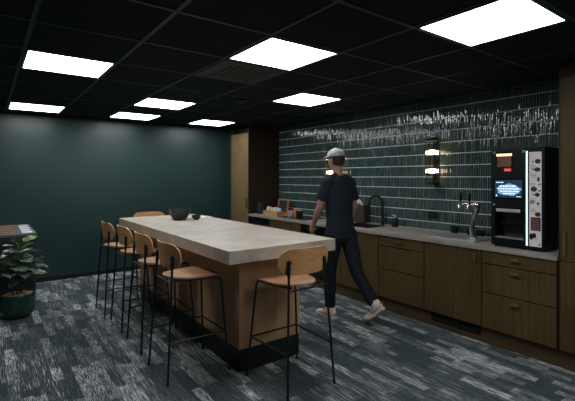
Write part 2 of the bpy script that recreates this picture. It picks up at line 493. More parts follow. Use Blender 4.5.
front(t, 'drawer', -3.158, -2.384, .62, .826); front(t, 'drawer', -3.158, -2.384, .39, .616); front(t, 'drawer', -3.158, -2.384, .155, .386)
t = thing('dishwasher', 'black built-in dishwasher next to the tall oak cabinet', 'dishwasher')
MB().box(-3.762, -3.164, F+.03, YT-.02, .15, .83).build('body', M['blackm'], t)
dd = MB().box(-3.760, -3.166, F, F+.028, .155, .72, .002).build('door', M['black'], t)
MB().box(-3.70, -3.23, F-.02, F, .66, .68, .004).build('handle', M['blackm'], dd)
MB().box(-3.760, -3.166, F, F+.028, .724, .826, .002).build('control_panel', M['bglass'], t)
t = thing('oven', 'dark built-in oven with a round silver knob, behind the walking person', 'oven')
MB().box(-2.376, -1.784, F+.03, YT-.02, .15, .83).build('body', M['blackm'], t)
MB().box(-2.374, -1.786, F, F+.028, .715, .826, .002).build('control_panel', M['bglass'], t)
d = MB().box(-2.374, -1.786, F, F+.028, .155, .71, .002).build('door', M['bglass'], t)
hb = MB().cyl((-2.32, F-.035, .665), (-1.84, F-.035, .665), .009)
for x in (-2.30, -1.86): hb.cyl((x, F-.035, .665), (x, F, .665), .006)
hb.build('handle', M['black'], d)
for x in (-2.20, -2.07):
    MB().sweep([(x, F, .785), (x, F-.006, .785), (x, F-.026, .785)], [.022, .019, .017], 20).build('knob', M['chrome'] if x > -2.1 else M['black'], t)
# plinth with the dark ventilation opening
t = thing('plinth', 'low oak plinth board below the base cabinets with a black air grille', 'plinth')
MB().box(-3.77, .80, 3.365, 3.385, 0, .15).box(-.34, .165, 3.360, 3.365, 0, .050).build('board', M['oak_x'], t)
gb = MB().box(-.34, .165, 3.357, 3.3645, .052, .148)
for k in range(5): gb.box(-.33, .155, 3.353, 3.358, .060+.018*k, .066+.018*k)
gb.build('air_grille', M['perf'], t)
# worktop with a cut-out for the sink
SX0, SX1, SY0, SY1 = -1.76, -1.27, 3.45, 3.80
w = MB()
WX0, WX1, WY0 = -3.768, .794, F-.015
w.box(WX0, SX0, WY0, YT-.006, .832, CZ, .003); w.box(SX1, WX1, WY0, YT-.006, .832, CZ, .003)
w.box(SX0-.003, SX1+.003, WY0, SY0, .832, CZ, .003); w.box(SX0-.003, SX1+.003, SY1, YT-.006, .832, CZ, .003)
tag(w.build('worktop', M['top']), 'long pale stone worktop running along the tiled wall', 'worktop')
t = thing('sink', 'black rectangular sink sunk into the stone worktop', 'sink')
b = MB()
b.box(SX0+.001, SX0+.014, SY0+.001, SY1-.001, .70, CZ+.002); b.box(SX1-.014, SX1-.001, SY0+.001, SY1-.001, .70, CZ+.002)
b.box(SX0+.014, SX1-.014, SY0+.001, SY0+.014, .70, CZ+.002); b.box(SX0+.014, SX1-.014, SY1-.014, SY1-.001, .70, CZ+.002)
b.box(SX0+.014, SX1-.014, SY0+.014, SY1-.014, .70, .712)
b.build('basin', M['black'], t)
MB().lathe([(.045, .712), (.045, .716), (.03, .716), (.025, .713), (0, .713)], ((SX0+SX1)/2, (SY0+SY1)/2, 0), 20).build('drain', M['brushed'], t)
# faucet
t = thing('faucet', 'matt black swan-neck kitchen faucet behind the sink', 'faucet', (-1.395, 3.865, CZ))
MB().lathe([(0, 0), (.028, 0), (.028, .008), (.022, .012), (.022, .10), (.016, .11), (0, .11)], n=20).build('base', M['blackm'], t)
pts = [(0, 0, .10), (0, 0, .24)]
for k in range(13):
    a = PI*k/12
    pts.append((-.085*(1-math.cos(a))*.85, -.085*(1-math.cos(a))*.55, .28 + .085*math.sin(a)))
pts.append((pts[-1][0], pts[-1][1], .23))
MB().sweep(pts, .0155, 12).build('spout', M['blackm'], t)
MB().cyl((pts[-1][0], pts[-1][1], .235), (pts[-1][0], pts[-1][1], .185), .019).build('nozzle', M['black'], t)
MB().cyl((.018, 0, .06), (.062, -.005, .06), .014).sweep([(.05, 0, .06), (.058, 0, .10), (.062, 0, .155)], [.006, .006, .005], 8).build('lever', M['blackm'], t)
# soap
t = thing('soap_dispenser', 'small black soap dispenser right of the faucet', 'soap dispenser', (-1.172, 3.835, CZ))
MB().lathe([(0, 0), (.038, 0), (.042, .006), (.042, .092), (.034, .104), (.014, .108), (0, .108)], n=24).build('bottle', M['blackm'], t)
MB().cyl((0, 0, .106), (0, 0, .135), .007).box(-.04, .008, -.008, .008, .133, .145, .003).build('pump', M['brushed'], t)
# towel box
t = thing('tissue_box', 'dark brown upright tissue box with white tissue sticking out, left of the faucet', 'tissue box', (-1.765, 3.855, CZ))
MB().box(-.115, .115, -.055, .055, 0, .235, .012, 3).build('box', M['brownbox'], t)
tb = bmesh.new()
bmesh.ops.create_grid(tb, x_segments=14, y_segments=10, size=.5)
for v in tb.verts:
    x, y = v.co.x, v.co.y
    v.co = Vector((x*.13 - .02, y*.05 + .012*math.sin(x*9), .232 + .085*max(0, 1 - (2*x+.25)**2)*(1-.7*abs(2*y)) + .012*noise.noise(Vector((x*6, y*6, 1)))))
mb = MB(); mb.merge(tb, True); mb.build('tissue', M['tissue'], t)
# outlet
t = thing('wall_socket', 'black double wall socket set in the tiles above the worktop', 'socket', (-.702, YT-.006, 1.045))
MB().box(-.058, .058, -.014, 0, -.037, .037, .004).build('plate', M['blackm'], t)
for x in (-.027, .027):
    MB().sweep([(x, -.0142, 0), (x, -.0165, 0)], .019, 18).build('socket', M['black'], t)
# hob and the things on and beside it
t = thing('hob', 'flat black glass hob set on the worktop above the oak drawers', 'hob')
MB().box(-3.08, -2.40, 3.385, 3.84, CZ, CZ+.005, .002).build('glass_plate', M['bglass'], t)
for x, y, r in ((-2.90, 3.50, .08), (-2.90, 3.72, .10), (-2.58, 3.50, .10), (-2.58, 3.72, .08)):
    MB().lathe([(r, CZ+.0051), (r, CZ+.0056), (r-.003, CZ+.0056), (r-.003, CZ+.0051)], (x, y, 0), 32).build('ring', M['vent'], t)
t = thing('pitcher', 'tall black pitcher in the corner against the tall oak cabinet', 'pitcher', (-3.66, 3.47, CZ))
MB().lathe([(0, 0), (.055, 0), (.060, .01), (.058, .08), (.050, .15), (.046, .185), (.050, .20), (.044, .198), (.040, .17), (.05, .03), (0, .02)], n=28).build('jug', M['bowl'], t)
MB().lathe([(0, .206), (.012, .206), (.016, .200), (.047, .197), (.047, .188), (0, .188)], n=24).build('lid', M['blackm'], t)
MB().sweep([(.045, -.02, .17), (.085, -.04, .165), (.098, -.045, .12), (.088, -.04, .06), (.055, -.025, .05)], .007, 8).build('handle', M['blackm'], t)
# honey wood tea caddy + packets
cx, cy = -3.40, 3.555
t = thing('tea_caddy', 'honey-coloured wooden tea caddy tray on the worktop below the framed board', 'caddy', (cx, cy, CZ))
b = MB().box(-.20, .20, -.075, .075, 0, .008)
for a in ((-.20, .20, -.075, -.067), (-.20, .20, .067, .075), (-.20, -.192, -.067, .067), (.192, .20, -.067, .067), (-.004, .004, -.067, .067), (-.102, -.094, -.067, .067), (.094, .102, -.067, .067)):
    b.box(*a, .008, .062, .001)
b.build('tray', M['honey'], t)
PK = [(-.148, 'bluewhite', 'white tea packet in the leftmost slot of the wooden caddy', .115), (-.05, 'gold', 'gold tea packet in the caddy, second slot from the left', .105),
      (.048, 'cream', 'cream tea packet in the caddy, third slot from the left', .110), (.147, 'bluewhite', 'pale blue tea packet in the rightmost slot of the wooden caddy', .10)]
def packet(x, m, lab, h):
    t = bmesh.new(); bmesh.ops.create_cube(t, size=1); bmesh.ops.subdivide_edges(t, edges=t.edges[:], cuts=4, use_grid_fill=True)
    for v in t.verts:
        u, vv, ww = v.co.x*2, v.co.y*2, v.co.z*2
        puff = (1-u*u*.6)*(1-abs(ww)**3*.85)
        v.co = Vector((v.co.x*.078, v.co.y*.085*max(.12, puff), (v.co.z+.5)*h + .008))
    b = MB(); b.merge(t, True)
    o = b.build('tea_packet', M[m], None, (cx+x, cy, CZ+.007)); o.rotation_euler = (math.radians(-8), 0, 0)
    tag(o, lab, 'packet', 'packets in the tea caddy')
for p in PK: packet(*p)
t = thing('framed_board', 'small slate board in a honey wood frame leaning at the tile wall', 'picture frame', (-3.50, 3.80, CZ))
t.rotation_euler = (math.radians(-9), 0, math.radians(-4))
b = MB()
for a in ((-.16, .16, 0, .026), (-.16, .16, .219, .245), (-.16, -.134, .026, .219), (.134, .16, .026, .219)):
    b.box(a[0], a[1], -.012, .012, a[2], a[3], .002)
b.build('frame', M['honey'], t)
b = MB().box(-.134, .134, -.002, .006, .026, .219); b.build('board', M['board'], t)
HZ = CZ + .005
t = thing('tin', 'slim orange tin standing on the hob between two cups', 'tin', (-2.905, 3.63, HZ))
MB().lathe([(0, 0), (.030, 0), (.031, .004), (.031, .10), (.028, .104), (0, .104)], n=24).build('can', M['orange'], t)
MB().lathe([(.0, .122), (.027, .122), (.029, .118), (.029, .104), (0, .104)], n=24).build('lid', M['gold'], t)
def cup(name, x, y, z, lab, mm, fill=None, r=.045, h=.08, grp=None):
    t = thing(name, lab, 'cup', (x, y, z), 0, grp)
    MB().lathe([(0, 0), (r*.75, 0), (r*.82, .004), (r, h), (r*.93, h), (r*.76, .012), (0, .01)], n=24).build('body', M[mm], t)
    if fill:
        f = MB()
        for k in range(7):
            a = k*2.4; f.ball((r*.5*math.cos(a)*(k > 0), r*.5*math.sin(a)*(k > 0), h*.86), (.022, .018, .020), 8)
        f.build('sachets', M[fill], t)
    return t
cup('cup', -2.99, 3.60, HZ, 'pale grey cup filled with red sachets on the hob left of the tin', 'bluewhite', 'redpack', .052, .085)
cup('cup', -2.80, 3.62, HZ, 'black cup filled with pale sachets on the hob right of the tin', 'black', 'bluewhite', .058, .10)
# drinks tap
t = thing('drip_tray', 'flat steel drip tray under the chrome drinks tap', 'tray', (-.165, 3.60, CZ))
b = MB().box(-.235, .235, -.17, .17, 0, .006, .002)
for a in ((-.235, .235, -.17, -.160), (-.235, .235, .160, .17), (-.235, -.225, -.16, .16), (.225, .235, -.16, .16)): b.box(*a, .006, .016)
b.build('pan', M['brushed'], t)
g = MB()
for k in range(22): g.box(-.222+.0205*k, -.212+.0205*k, -.158, .158, .011, .014)
g.box(-.222, .222, -.005, .005, .008, .011)
g.build('grille', M['brushed'], t)
t = thing('drinks_tap', 'chrome curved drinks tap with two black handles beside the coffee machine', 'tap', (-.035, 3.60, CZ+.0145))
MB().lathe([(0, 0), (.040, 0), (.040, .008), (.028, .016), (.020, .03), (0, .03)], n=24).build('base', M['chrome'], t)
MB().sweep([(0, 0, .015), (-.012, 0, .06), (-.016, 0, .12), (-.008, 0, .18), (.012, 0, .23), (.030, 0, .27), (.036, 0, .305), (.028, 0, .335)], [.024, .026, .027, .026, .025, .026, .030, .026], 16).build('column', M['chrome'], t)
MB().sweep([(.050, 0, .325), (.03, 0, .328), (-.135, 0, .328)], [.024, .018, .014], 16).ball((.036, 0, .325), .030, 16).build('crossbar', M['chrome'], t)
for x in (-.122, -.028):
    tp = MB().sweep([(x, 0, .33), (x, -.03, .328), (x-.004, -.05, .31), (x-.006, -.056, .255)], [.016, .016, .015, .010], 12)
    tp.cyl((x, -.026, .33), (x, -.026, .352), .010)
    tp = tp.build('spout', M['chrome'], t)
    MB().sweep([(x, -.026, .350), (x+.002, -.028, .37), (x+.004, -.03, .41), (x+.004, -.03, .44)], [.008, .014, .017, .011], 10).build('handle', M['blackm'], tp)
cup('cup', -.385, 3.845, CZ, 'black mug standing left of the drip tray at the tile wall', 'blackm', None, .046, .076, None)
cup('cup', -.215, 3.865, CZ, 'black cup half hidden behind the chrome tap column', 'blackm', None, .040, .066, None)
cup('cup', -.100, 3.845, CZ, 'black cup standing close to the left side of the coffee machine', 'blackm', None, .046, .062, None)

# ------------------------------------------------------------------ coffee machine
MX0, MX1, MY0, MZ0, MZ1 = .238, .672, 3.40, CZ, 1.722
t = thing('coffee_machine', 'tall black coffee vending machine with a lit blue screen on the worktop', 'coffee machine', (0, 0, 0))
XS = .535  # LED strip between the two modules
for x in (MX0+.03, XS-.04, XS+.04, MX1-.04):
    for y in (MY0+.04, 3.84): MB().lathe([(0, 0), (.018, 0), (.018, .018), (0, .018)], (x, y, MZ0), 12).build('foot', M['rubber'], t)
BZ0 = MZ0 + .018
b = MB()   # left module with open dispensing bay
b.box(MX0, XS-.006, MY0+.10, 3.885, BZ0, MZ1)
b.box(MX0, XS-.006, MY0, MY0+.10, 1.192, MZ1, .003)
b.box(MX0, XS-.006, MY0, MY0+.10, BZ0, .945, .003)
b.box(MX0, MX0+.03, MY0, MY0+.10, .945, 1.192); b.box(XS-.026, XS-.006, MY0, MY0+.10, .945, 1.192)
b.build('body', M['mach'], t)
MB().box(XS+.008, MX1, MY0-.004, 3.885, BZ0, MZ1, .003).build('side_module', M['mach'], t)
MB().box(XS-.005, XS+.007, MY0-.004, MY0+.02, .905, 1.69).build('light_strip', M['led'], t)
b = MB().box(MX0+.031, XS-.027, MY0+.092, MY0+.0995, .946, 1.19).build('dispensing_bay', M['mach_in'], t)
MB().box(MX0+.032, XS-.028, MY0+.03, MY0+.09, 1.068, 1.074).build('cup_shelf', M['bglass'], t)
MB().box(MX0+.034, XS-.03, MY0-.004, MY0+.088, .946, .953).build('drip_grille', M['brushed'], t)
MB().box(.288, .486, MY0-.016, MY0, 1.172, 1.20, .004).build('bay_handle', M['brushed'], t)
MB().sweep([(.264, MY0, 1.233), (.264, MY0-.004, 1.233)], .009, 14).build('lock', M['brushed'], t)
for x in (.266, .510):
    MB().box(x-.011, x+.011, MY0-.003, MY0, 1.678, 1.70, .001).build('corner_mark', M['grey_print'], t)
# bean hopper window
h = MB().box(.285, .420, MY0-.003, MY0, 1.555, 1.690, .001).build('bean_window', M['bglass'], t)
MB().box(.292, .413, MY0-.006, MY0-.003, 1.560, 1.655).build('beans', M['bean'], h)
MB().box(.288, .417, MY0-.007, MY0-.003, 1.655, 1.676).build('hopper_lamp', M['warmlit'], h)
bd = MB().box(.352, .410, MY0-.004, MY0, 1.522, 1.550, .002).build('badge', M['red'], t)
b = MB()
for k, (a, c) in enumerate(((.359, .364), (.367, .373), (.376, .382), (.385, .391), (.394, .402))): b.box(a, c, MY0-.0048, MY0-.004, 1.531, 1.541 - .003*(k % 2))
b.build('badge_mark', M['white'], bd)
# screen
s = MB().box(.262, .512, MY0-.004, MY0, 1.285, 1.462, .002).build('screen_frame', M['bglass'], t)
MB().box(.272, .502, MY0-.0052, MY0-.004, 1.298, 1.450).build('screen', M['screen'], s)
b = MB()
rr = random.Random(5)
n = 40
ol = []
for k in range(n):
    a = 2*PI*k/n; q = 1 + .06*math.sin(5*a+1) + .05*math.sin(9*a)
    ol.append((.390 + .100*q*math.cos(a), 1.365 + .050*q*math.sin(a)))
tt = bmesh.new(); tt.faces.new([tt.verts.new((x, MY0-.0056, z)) for x, z in ol]); b.merge(tt)
b.build('screen_cloud', M['cloud'], s)
b = MB()
for z, x0, x1, hh in ((1.428, .285, .350, .008), (1.396, .315, .450, .011), (1.374, .302, .475, .011), (1.352, .320, .478, .010), (1.333, .345, .440, .009), (1.308, .455, .490, .006)):
    b = MB()
    x = x0
    while x < x1:
        wv = rr.uniform(.006, .022); b.box(x, min(x+wv, x1), MY0-.0062, MY0-.0057, z-hh/2, z+hh/2); x += wv + .005
    b.build('text_line', M['stext'], s)
MB().box(.284, .292, MY0-.0062, MY0-.0053, 1.306, 1.322).build('screen_icon', M['stext'], s)
# pale price and menu panel
PX0, PX1 = .556, .650
pn = MB().box(PX0, PX1, MY0-.0065, MY0-.004, .905, 1.680, .001).build('menu_panel', M['stick'], t)
def ovl(b, cx, cz, a, c, y=MY0-.0072, n=20):
    tt = bmesh.new(); tt.faces.new([tt.verts.new((cx+a*math.cos(2*PI*k/n), y, cz+c*math.sin(2*PI*k/n))) for k in range(n)]); b.merge(tt)
CUPS = [(.622, 1.602, .022, .019), (.618, 1.535, .024, .018), (.592, 1.375, .024, .020), (.618, 1.330, .019, .017), (.627, 1.455, .010, .020), (.622, 1.170, .022, .019), (.572, .985, .014, .028), (.594, .995, .016, .022), (.624, 1.258, .010, .010)]
for c in CUPS + [(.583, 1.600, .006, .007), (.585, 1.535, .006, .007), (.588, 1.330, .006, .007)]:
    b = MB(); ovl(b, *c)
    if c in CUPS[:4] + CUPS[5:6]:
        b.mi = 1; ovl(b, c[0], c[1], c[2]*.62, c[3]*.5, MY0-.0078)
    b.build('cup_picture', [M['black'], M['maroon']], pn)
b = MB()
for z0 in (1.570, 1.500, 1.425, 1.300, 1.215):
    for k in range(3): b.box(PX0+.010, PX0+.045 + .012*rr.random(), MY0-.0072, MY0-.0065, z0-.012*k-.004, z0-.012*k)
for z0 in (1.392, 1.445): ovl(b, .634, z0 - .03, .012, .008)
ovl(b, .580, 1.27, .020, .016); ovl(b, .634, .925, .010, .008)
b.build('print_lines', M['grey_print'], pn)
mr = MB().box(PX0+.012, PX1-.006, MY0-.0072, MY0-.0065, 1.035, 1.145).build('maroon_notice', M['maroon'], pn)
b = MB()
for k in range(5): b.box(PX0+.018, PX1-.014-.01*rr.random(), MY0-.0077, MY0-.0072, 1.125-.018*k-.003, 1.125-.018*k)
b.build('notice_lines', M['grey_print'], mr)

# ------------------------------------------------------------------ tall cabinets
TG = 'tall oak cabinets at the ends of the run'
t = thing('tall_cabinet', 'tall brown oak cabinet with an upright pull at the right edge, beside the coffee machine', 'cabinet', (0, 0, 0), 0, TG)
MB().box(.812, 1.410, F+.021, YT-.006, .15, H-.006).build('carcass', M['oak_d'], t)
MB().box(.797, .811, F+.012, YT-.006, .15, H-.006).build('side_panel', M['oak_d'], t)
vpull(front(t, 'door', .812, 1.410, .838, 2.228), .848, .875, 1.062)
front(t, 'door', .812, 1.410, .155, .832)
MB().box(.812, 1.410, F+.010, F+.02, 2.234, H-.006).build('filler', M['oak_d'], t)
MB().box(.801, 1.410, 3.365, 3.385, 0, .15).build('plinth', M['oak_x'], t)
t = thing('tall_cabinet', 'tall pale oak cabinet at the far end of the worktop, by the dark wall', 'cabinet', (0, 0, 0), 0, TG)
MB().box(-4.384, -3.792, F+.021, YT-.006, .15, 2.228).build('carcass', M['oak_d'], t)
MB().box(-3.790, -3.770, F-.002, YT-.006, 0, H-.008).build('side_panel', M['oak_d'], t)
vpull(front(t, 'door', -4.384, -3.793, .838, 2.222, 'oak_tall'), -3.825, .95, 1.12)
front(t, 'door', -4.384, -3.793, .155, .832, 'oak_tall')
MB().box(-4.384, -3.793, F+.10, F+.12, 2.229, H-.008).build('filler', M['carc'], t)
MB().box(-4.384, -3.793, 3.365, 3.385, 0, .15).build('plinth', M['oak_x'], t)
struct(MB().box(XL, -4.388, F+.06, YT, 0, H).build('trim_2', M['wall_green']))

# ------------------------------------------------------------------ wall lamps
def wall_lamp(x, lab):
    t = thing('wall_lamp', lab, 'wall lamp', (x, YT-.005, 1.65), 0, 'fluted glass wall lamps')
    MB().box(-.03, .03, -.020, 0, -.255, .255, .003).build('backplate', M['blackm'], t)
    cy = -.095; R = .066
    g = bmesh.new(); n = 72
    a = []; b_ = []
    for k in range(n):
        th = 2*PI*k/n; r = R + .003*math.cos(18*th)
        a.append(g.verts.new((r*math.cos(th), cy + r*math.sin(th), -.232))); b_.append(g.verts.new((r*math.cos(th), cy + r*math.sin(th), .232)))
    for k in range(n): g.faces.new((a[k], a[(k+1) % n], b_[(k+1) % n], b_[k]))
    m = MB(); m.merge(g, True); m.build('fluted_glass', M['glass'], t)
    for z0, z1 in ((.233, .262), (-.262, -.233)):
        MB().lathe([(0, z0), (R+.004, z0), (R+.004, z1), (0, z1)], (0, cy, 0), 40, False).build('cap', M['blackm'], t)
    MB().cyl((0, cy+.02, -.235), (0, cy+.02, .235), .006).box(-.012, .012, cy+.01, -.018, -.01, .01).build('stem', M['blackm'], t)
    for z in (.105, -.105):
        MB().lathe([(0, -.024), (.026, -.024), (.040, -.015), (.043, 0), (.040, .015), (.026, .024), (0, .024)], (0, cy, z), 24).build('bulb', M['bulb'], t)
wall_lamp(-.648, 'lit cylindrical glass wall lamp on the tiles between the faucet and the drinks tap')
wall_lamp(-2.325, 'lit cylindrical glass wall lamp on the tiles behind the head of the person')

# ------------------------------------------------------------------ table
TZ = .965
t = thing('bar_table', 'long bar table with thick pale stone top on a wood-clad base', 'table', (-1.9, 1.62, 0))
MB().box(-1.36, 1.50, -.495, .495, TZ-.096, TZ, .004).build('tabletop', M['table'], t)
MB().box(-1.15, 1.30, -.30, .275, .172, TZ-.097, .003).build('base', M['tbase'], t)
MB().box(-1.146, 1.296, -.296, .271, 0, .172).build('plinth', M['plinth'], t)

def bowl(name, x, y, r, h, lab):
    o = MB().lathe([(0, 0), (r*.52, 0), (r*.62, .008), (r*.9, h*.5), (r, h), (r*.955, h), (r*.85, h*.52), (r*.55, .02), (0, .014)], n=40).build(name, M['bowl'], None, (x, y, TZ))
    return tag(o, lab, 'bowl')
bowl('bowl', -2.62, 1.655, .127, .128, 'large charcoal bowl on the far part of the stone table')
bowl('bowl', -2.500, 1.815, .055, .058, 'small charcoal bowl right next to the large bowl on the table')
nb = bmesh.new(); bmesh.ops.create_grid(nb, x_segments=10, y_segments=10, size=.5)
tf = [v for v in nb.verts]
for v in tf:
    v.co = Vector((v.co.x*.26, v.co.y*.20, .004 + .012*abs(noise.noise(Vector((v.co.x*3, v.co.y*3, 4))))))
ext = bmesh.ops.extrude_face_region(nb, geom=nb.faces[:])
for v in [g for g in ext['geom'] if isinstance(g, bmesh.types.BMVert)]: v.co.z -= .004
m = MB(); m.merge(nb, True)
o = m.build('napkin', M['white'], None, (-2.80, 1.995, TZ)); o.rotation_euler = (0, 0, .4)
tag(o, 'white folded napkin lying on the table behind the bowls', 'napkin')

# ------------------------------------------------------------------ bar stools
def make_stool(label, group):
    """faces +x; the seat centre is over the origin"""
    t = thing('bar_stool', label, 'bar stool', (0, 0, 0), 0, group)
    SZ = .730; r = .0085
    # D-shaped plywood seat with a dished, waterfall-front shell
    s = bmesh.new(); nu, nv = 18, 16
    def seat_pt(u, v, top):
        x = -.195 + .41*u
        k = max(0, (.07-x)/.266)
        hw = .183*max(0, 1-k*k)**.5 + .010*max(0, x/.215)
        if u > .93: hw *= 1 - 1.9*(u-.93)
        y = v*max(hw, .004)
        z = SZ - .010*(1-v*v)*math.sin(PI*min(1, u*1.05)) + .012*max(0, -x/.215)**2 - .022*max(0, (u-.8)/.2)**2
        return Vector((x, y, z if top else z-.013))
    gt = [[s.verts.new(seat_pt(i/nu, -1+2*j/nv, True)) for j in range(nv+1)] for i in range(nu+1)]
    gb = [[s.verts.new(seat_pt(i/nu, -1+2*j/nv, False)) for j in range(nv+1)] for i in range(nu+1)]
    for i in range(nu):
        for j in range(nv):
            s.faces.new((gt[i][j], gt[i+1][j], gt[i+1][j+1], gt[i][j+1])); s.faces.new((gb[i][j], gb[i][j+1], gb[i+1][j+1], gb[i+1][j]))
        for j in (0, nv): s.faces.new((gt[i][j], gb[i][j], gb[i+1][j], gt[i+1][j]))
    for j in range(nv):
        for i in (0, nu): s.faces.new((gt[i][j], gt[i][j+1], gb[i][j+1], gb[i][j]))
    m = MB(); m.merge(s, True); m.build('seat', M['seat'], t)
    # curved backrest, rounded corners
    s = bmesh.new(); nu, nv = 24, 10
    W2, Z0, Z1 = .222, .805, .988; RC = .084
    hz = (Z1-Z0)/2; zc = (Z0+Z1)/2
    def bp(u, v, back):
        y = u*W2
        d = max(0, abs(y) - (W2-RC))
        lim = hz - RC + math.sqrt(max(0, RC*RC - d*d))
        z = zc + v*max(lim, .003)
        x = -.196 + .058*(y/W2)**2 - .010*(z-zc)/hz
        return Vector((x - (.011 if back else 0), y, z))
    us = [math.sin(PI/2*(-1+2*i/nu)) for i in range(nu+1)]
    gf = [[s.verts.new(bp(u, -1+2*j/nv, False)) for j in range(nv+1)] for u in us]
    gk = [[s.verts.new(bp(u, -1+2*j/nv, True)) for j in range(nv+1)] for u in us]
    for i in range(nu):
        for j in range(nv):
            s.faces.new((gf[i][j], gf[i+1][j], gf[i+1][j+1], gf[i][j+1])); s.faces.new((gk[i][j], gk[i][j+1], gk[i+1][j+1], gk[i+1][j]))
        for j in (0, nv): s.faces.new((gf[i][j], gk[i][j], gk[i+1][j], gf[i+1][j]))
    for j in range(nv):
        for i in (0, nu): s.faces.new((gf[i][j], gf[i][j+1], gk[i][j+1], gk[i][j]))
    m = MB(); m.merge(s, True); b = m.build('backrest', M['back'], t)
    for sg in (-1, 1):
        y = sg*.155; xb = -.196 + .058*(.155/.222)**2 - .011
        MB().sweep([(xb+.002, y, .895), (xb-.008, y, .895), (xb-.016, y, .895)], [.017, .017, .012], 16).build('bolt', M['steel'], b)
    def at(p, q, z):  # point on a leg at height z
        k = (z-p[2])/(q[2]-p[2]); return tuple(p[i]+(q[i]-p[i])*k for i in range(3))
    FR = {}; RR = {}
    for sg in (-1, 1):
        a, c = (.235, sg*.237, .004), (.190, sg*.178, .704)
        FR[sg] = (a, c)
        m = MB().sweep([a, at(a, c, .678), (c[0]-.006, c[1]-sg*.004, .700), (c[0]-.03, c[1]-sg*.012, .707), (.02, sg*.155, .707), (-.14, sg*.10, .707)], r, 10)
        m.cyl((a[0], a[1], 0), (a[0], a[1], .012), .011, 10)
        m.build('leg', M['steel'], t)
        a, c = (-.235, sg*.207, .004), (-.182, sg*.158, .895)
        RR[sg] = (a, c)
        m = MB().sweep([a, at(a, c, .78), at(a, c, .82), c], [r, r, .0125, .0125], 10)
        m.cyl((a[0], a[1], 0), (a[0], a[1], .012), .011, 10)
        m.build('leg', M['steel'], t)
    p = [at(*FR[1], .29), at(*FR[-1], .29)]
    MB().cyl(p[0], p[1], .0075, 10).build('footrest', M['steel'], t)
    for sg in (-1, 1):
        MB().cyl(at(*FR[sg], .29), at(*RR[sg], .29), .0065, 10).build('side_rail', M['steel'], t)
    MB().cyl(at(*RR[1], .706), at(*RR[-1], .706), .0075, 10).build('seat_rail', M['steel'], t)
    m = MB()
    for sg in (-1, 1): m.cyl((.12, sg*.160, .707), (.12, 0, .707), .006, 8)
    m.build('front_seat_rail', M['steel'], t)
    return t
SG = 'bar stools around the long table'
st0 = make_stool("bar stool at the table's near short end, its curved back facing the viewer", SG)
st0.location = (-.302, 1.585, 0); st0.rotation_euler = (0, 0, PI)
dup(st0, (-.940, 1.055, 0), PI/2, "nearest of the four bar stools on the table's long left side", SG)
dup(st0, (-1.565, 1.058, 0), PI/2, "second nearest of the four bar stools on the table's long left side", SG)
dup(st0, (-2.180, 1.062, 0), PI/2, "third nearest of the four bar stools on the table's long left side", SG)
dup(st0, (-2.680, 1.020, 0), PI/2, "farthest of the four bar stools on the table's long left side, near the dark wall", SG)
dup(st0, (-3.50, 1.625, 0), 0, "bar stool at the table's far short end, only the top of its back showing", SG)

# ------------------------------------------------------------------ waste cabinet + plant
BX0, BX1, BY0, BY1, BZ = -4.575, -3.474, -.62, .257, .828
t = thing('waste_station', 'dark waste sorting cabinet with slatted wooden lid inset, behind the potted plant', 'cabinet', ((BX0+BX1)/2, (BY0+BY1)/2, 0))
hx, hy = (BX1-BX0)/2, (BY1-BY0)/2
MB().box(-hx, hx, -hy, hy, 0, BZ-.03, .004).build('body', M['bin'], t)
MB().box(-hx-.006, hx+.006, -hy, hy+.006, BZ-.03, BZ, .004).build('lid', M['bin_top'], t)
b = MB()
for k in range(5):
    x = -hx + .10 + k*.20
    b.box(x, x+.10, -hy+.06, hy-.17, BZ, BZ+.008, .002)
b.build('slats', M['slat'], t)
for k in range(4):
    x = -hx + .14 + k*.245
    MB().box(x, x+.16, hy-.13, hy-.025, BZ, BZ+.003, .001).build('sticker', M['white'], t)
b = MB()
for x in (-.28, .28): b.box(x-.004, x+.004, hy, hy+.003, .04, BZ-.05)
b.box(hx, hx+.003, -.02, .02, .60, .63)
b.build('door_gap', M['perf'], t)

PXC, PYC = -3.10, .055
t = thing('potted_fig', 'fiddle-leaf fig with big green leaves in a glossy green pot on the carpet', 'potted plant', (PXC, PYC, 0))
MB().lathe([(0, 0), (.115, 0), (.132, .008), (.150, .04), (.163, .10), (.167, .17), (.164, .245), (.160, .252), (.153, .250), (.152, .215), (0, .215)], n=48).build('pot', M['pot'], t)
sb = MB()
rr = random.Random(11)
for k in range(150):
    a, q = rr.uniform(0, 2*PI), .143*math.sqrt(rr.random())
    tt = bmesh.new(); bmesh.ops.create_cube(tt, size=1)
    mt = Matrix.Translation((q*math.cos(a), q*math.sin(a), .222 + rr.uniform(0, .012))) @ Matrix.Rotation(rr.uniform(0, 6), 4, 'Z') @ Matrix.Rotation(rr.uniform(-.5, .5), 4, 'X') @ Matrix.Diagonal((rr.uniform(.02, .038), rr.uniform(.010, .02), .009, 1))
    sb.merge(tt, False, mt)
ch = sb.build('bark_chips', M['soil'], t)
sm = MB()
stems = [[(0, .0, .215), (.01, .01, .40), (.0, .02, .60), (.01, .03, .76)], [(.03, -.03, .215), (.05, -.06, .38), (.06, -.08, .52), (.06, -.09, .60)], [(-.03, .03, .215), (-.03, .07, .36), (-.02, .10, .48), (0, .12, .56)]]
for s_ in stems: sm.sweep(s_, [.011, .009, .007, .004], 8)
sm.build('stem', M['stem'], t)
